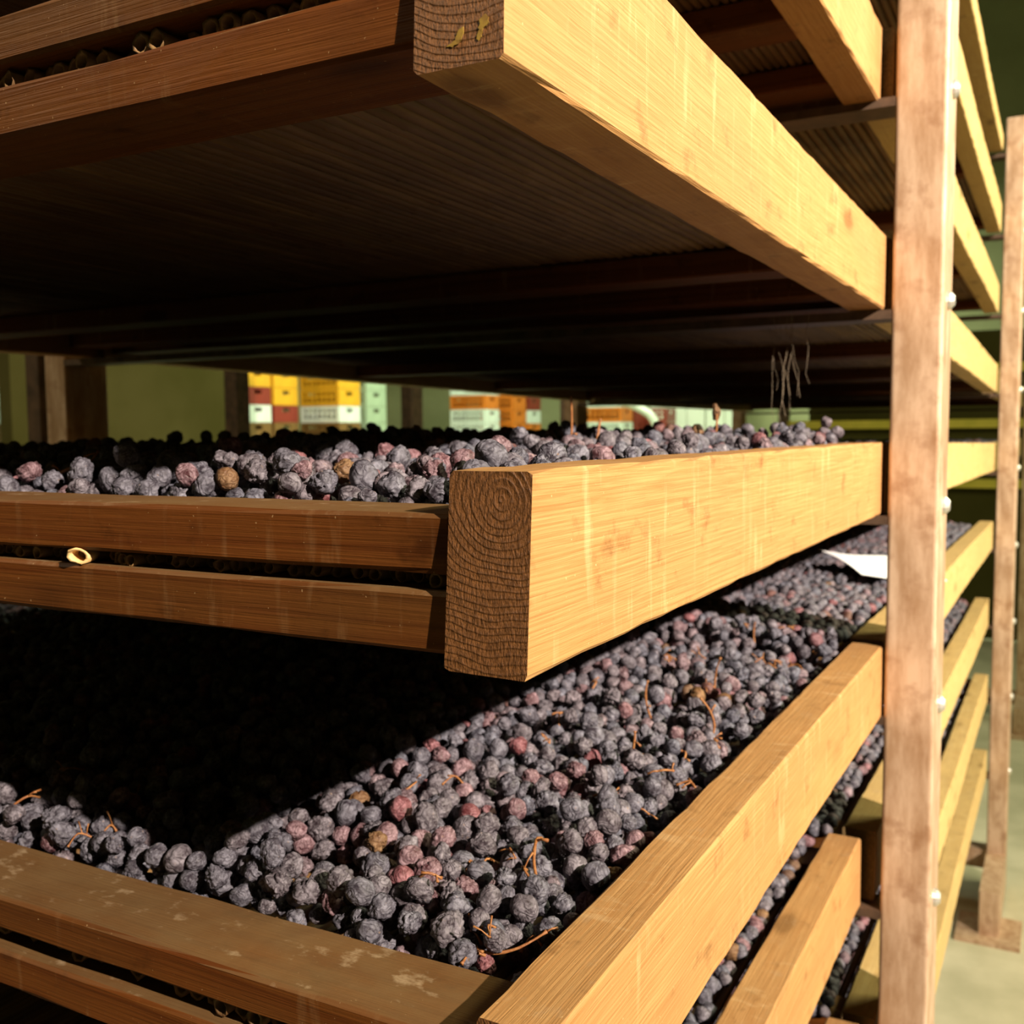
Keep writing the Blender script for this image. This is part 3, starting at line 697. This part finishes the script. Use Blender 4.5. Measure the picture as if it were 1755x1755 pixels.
# ------------------------------------------------------------------ far end of the hall: crates, posts, bars
def crate_mesh(mat, wx=0.58, wy=0.42, h=0.195):
    m = MB(); t = 0.012
    m.box((-wx / 2, -wy / 2, 0), (wx / 2, wy / 2, t))
    for sx in (-1, 1):
        for sy in (-1, 1):
            m.box((sx * wx / 2 - (t * 2 if sx > 0 else 0), sy * wy / 2 - (t * 2 if sy > 0 else 0), t), (sx * wx / 2 + (0 if sx > 0 else t * 2), sy * wy / 2 + (0 if sy > 0 else t * 2), h))
    for s in (-1, 1):
        x0, x1 = (wx / 2 - t, wx / 2 + 0.003) if s > 0 else (-wx / 2 - 0.003, -wx / 2 + t)
        m.box((x0, -wy / 2, h - 0.03), (x1, wy / 2, h)); m.box((x0, -wy / 2, 0), (x1, wy / 2, h * 0.62))                      # short end, hand hole between
        m.box((x0, -wy / 2, h * 0.62), (x1, -0.06, h - 0.03)); m.box((x0, 0.06, h * 0.62), (x1, wy / 2, h - 0.03))
        y0, y1 = (wy / 2 - t, wy / 2 + 0.003) if s > 0 else (-wy / 2 - 0.003, -wy / 2 + t)
        for a, b in ((0.0, 0.04), (h * 0.5, h * 0.62), (h - 0.035, h)): m.box((-wx / 2, y0, a), (wx / 2, y1, b))               # lattice long side
        for i in range(8):
            xx = -wx / 2 + wx * (i + 0.5) / 8; m.box((xx - 0.012, y0, 0), (xx + 0.012, y1, h))
    return m.mesh('plastic_crate', mat)
CM = {k: crate_mesh(m) for k, m in PL.items()}
CH = 0.2
def crate(c, x, y, z, label, rz=0.0):
    o = ob('plastic_crate', CM[c], None, (x, y, z), (0, 0, rz)); tag(o, label, 'crate', 'stacked plastic crates at the back')
PLZ = 1.26                                                             # height of the unseen plinths added under the crates
def plinth(name, a, b): struct(name, (a[0], a[1], 0), (b[0], b[1], PLZ), M_WALL)
def stack(x, y, cols, where, z0=PLZ):
    names = ['bottom', 'second', 'third', 'fourth', 'fifth', 'sixth', 'seventh']
    for k, c in enumerate(cols): crate(c, x, y, z0 + k * CH, '%s plastic crate, %s in stack %s' % (c, names[k], where))
stack(-8.29, 8.86, ['orange', 'brown', 'brown', 'white', 'dark red', 'yellow', 'yellow'], 'left of all back crates')
stack(-8.29, 9.33, ['yellow', 'yellow', 'brown', 'dark red', 'yellow', 'yellow', 'dark red'], 'second from left at the back')
stack(-7.92, 10.05, ['brown', 'brown', 'brown', 'white', 'yellow', 'yellow', 'yellow'], 'third from left, lattice sides showing')
stack(-7.92, 10.60, ['pale green', 'pale green', 'pale green', 'pale green', 'pale green', 'pale green', 'pale green'], 'of pale green crates beside the yellow ones')
plinth('hidden_plinth_1', (-8.7, 8.5), (-7.55, 11.0))
stack(-10.3, 7.05, ['orange', 'brown', 'brown', 'white', 'white', 'dark red', 'dark red'], 'at the far left edge of view')
plinth('hidden_plinth_2', (-10.7, 6.7), (-9.9, 7.4))
stack(-7.6, 13.0, ['white', 'brown', 'white', 'white', 'orange', 'white'], 'left of the orange stack behind the grapes')
stack(-7.55, 13.75, ['brown', 'dark red', 'orange', 'orange', 'orange', 'orange'], 'of orange crates behind the grapes')
stack(-7.55, 14.25, ['white', 'orange', 'orange', 'white', 'dark red', 'white'], 'right of the orange stack')
plinth('hidden_plinth_3', (-8.0, 12.6), (-7.2, 14.6))
stack(-5.75, 13.6, ['dark red', 'dark red', 'white', 'orange', 'white'], 'of red and white crates before the white tube')
stack(-5.75, 14.1, ['dark red', 'dark red', 'dark red', 'dark red', 'dark red'], 'of dark red crates under the white tube')
stack(-5.45, 14.6, ['dark red', 'dark red', 'dark red', 'dark red'], 'of dark red crates right below the white tube')
plinth('hidden_plinth_4', (-6.2, 13.2), (-5.1, 15.0))
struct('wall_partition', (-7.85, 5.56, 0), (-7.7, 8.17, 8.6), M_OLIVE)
# white curved tube above the red crates
m = MB(); m.tube([(-5.42 + 0.11 * k, 12.95, 2.13 - 0.0075 * k * k) for k in range(6)] + [(-4.80, 12.95, 1.84), (-4.76, 12.95, 1.6), (-4.74, 12.95, 0.8), (-4.74, 12.95, 0.0)], 0.055, 10)
tag(m.build('curved_tube', M_WHITE, smooth=True), 'white bent tube rising from the floor before the red crates', 'tube')
# pale sheet wall at the far end
m = MB()
for k in range(5): m.box((-5.75 + 0.3 * k, 15.3 + 0.02 * (k % 2), 0.02), (-5.47 + 0.3 * k, 15.36 + 0.02 * (k % 2), 4.2))
tag(m.build('strip_curtain', M_WHITE), 'pale white strip curtain hanging at the far end of the hall', 'curtain')
# standing posts seen through the gap
def pole(x, y, wx, wy, label, mat=M_DARKSTEEL):
    o = MB().rbox((-wx / 2, -wy / 2, 0), (wx / 2, wy / 2, 3.2), 0.005).build('steel_post', mat, None, (x, y, 0)); tag(o, label, 'post', 'steel posts beyond the racks')
pole(-2.13, 1.62, 0.05, 0.05, 'dark steel post left of the brown one, seen through the gap above the grapes')
pole(-3.5, 3.73, 0.08, 0.09, 'dark steel post between the blank wall and the crates')
pole(-3.5, 5.23, 0.08, 0.12, 'dark steel post right of the pale green crates')
pole(-3.5, 7.55, 0.12, 0.22, 'dark steel post between orange and red crates')
# yellow bars of a far rack
yr = empty('yellow_rack', (-1.2, 9.0, 0)); tag(yr, 'far rack with yellow horizontal bars beyond the trays', 'rack')
for z in (1.28, 1.76, 2.2): MB().box((-0.95, -0.04, -0.035), (1.25, 0.04, 0.035)).build('bar', M_YBAR, yr, (0, 0, z))
MB().box((-0.75, 0.06, 0.02), (1.25, 0.09, 2.5)).build('dark_backdrop', M_OLIVE, yr)  # dark sheet added in place of the other racks behind
for x in (-0.95, 1.25): MB().box((-0.04, -0.05, 0), (0.04, 0.05, 2.4)).build('upright', M_DARKSTEEL, yr, (x, 0, 0))
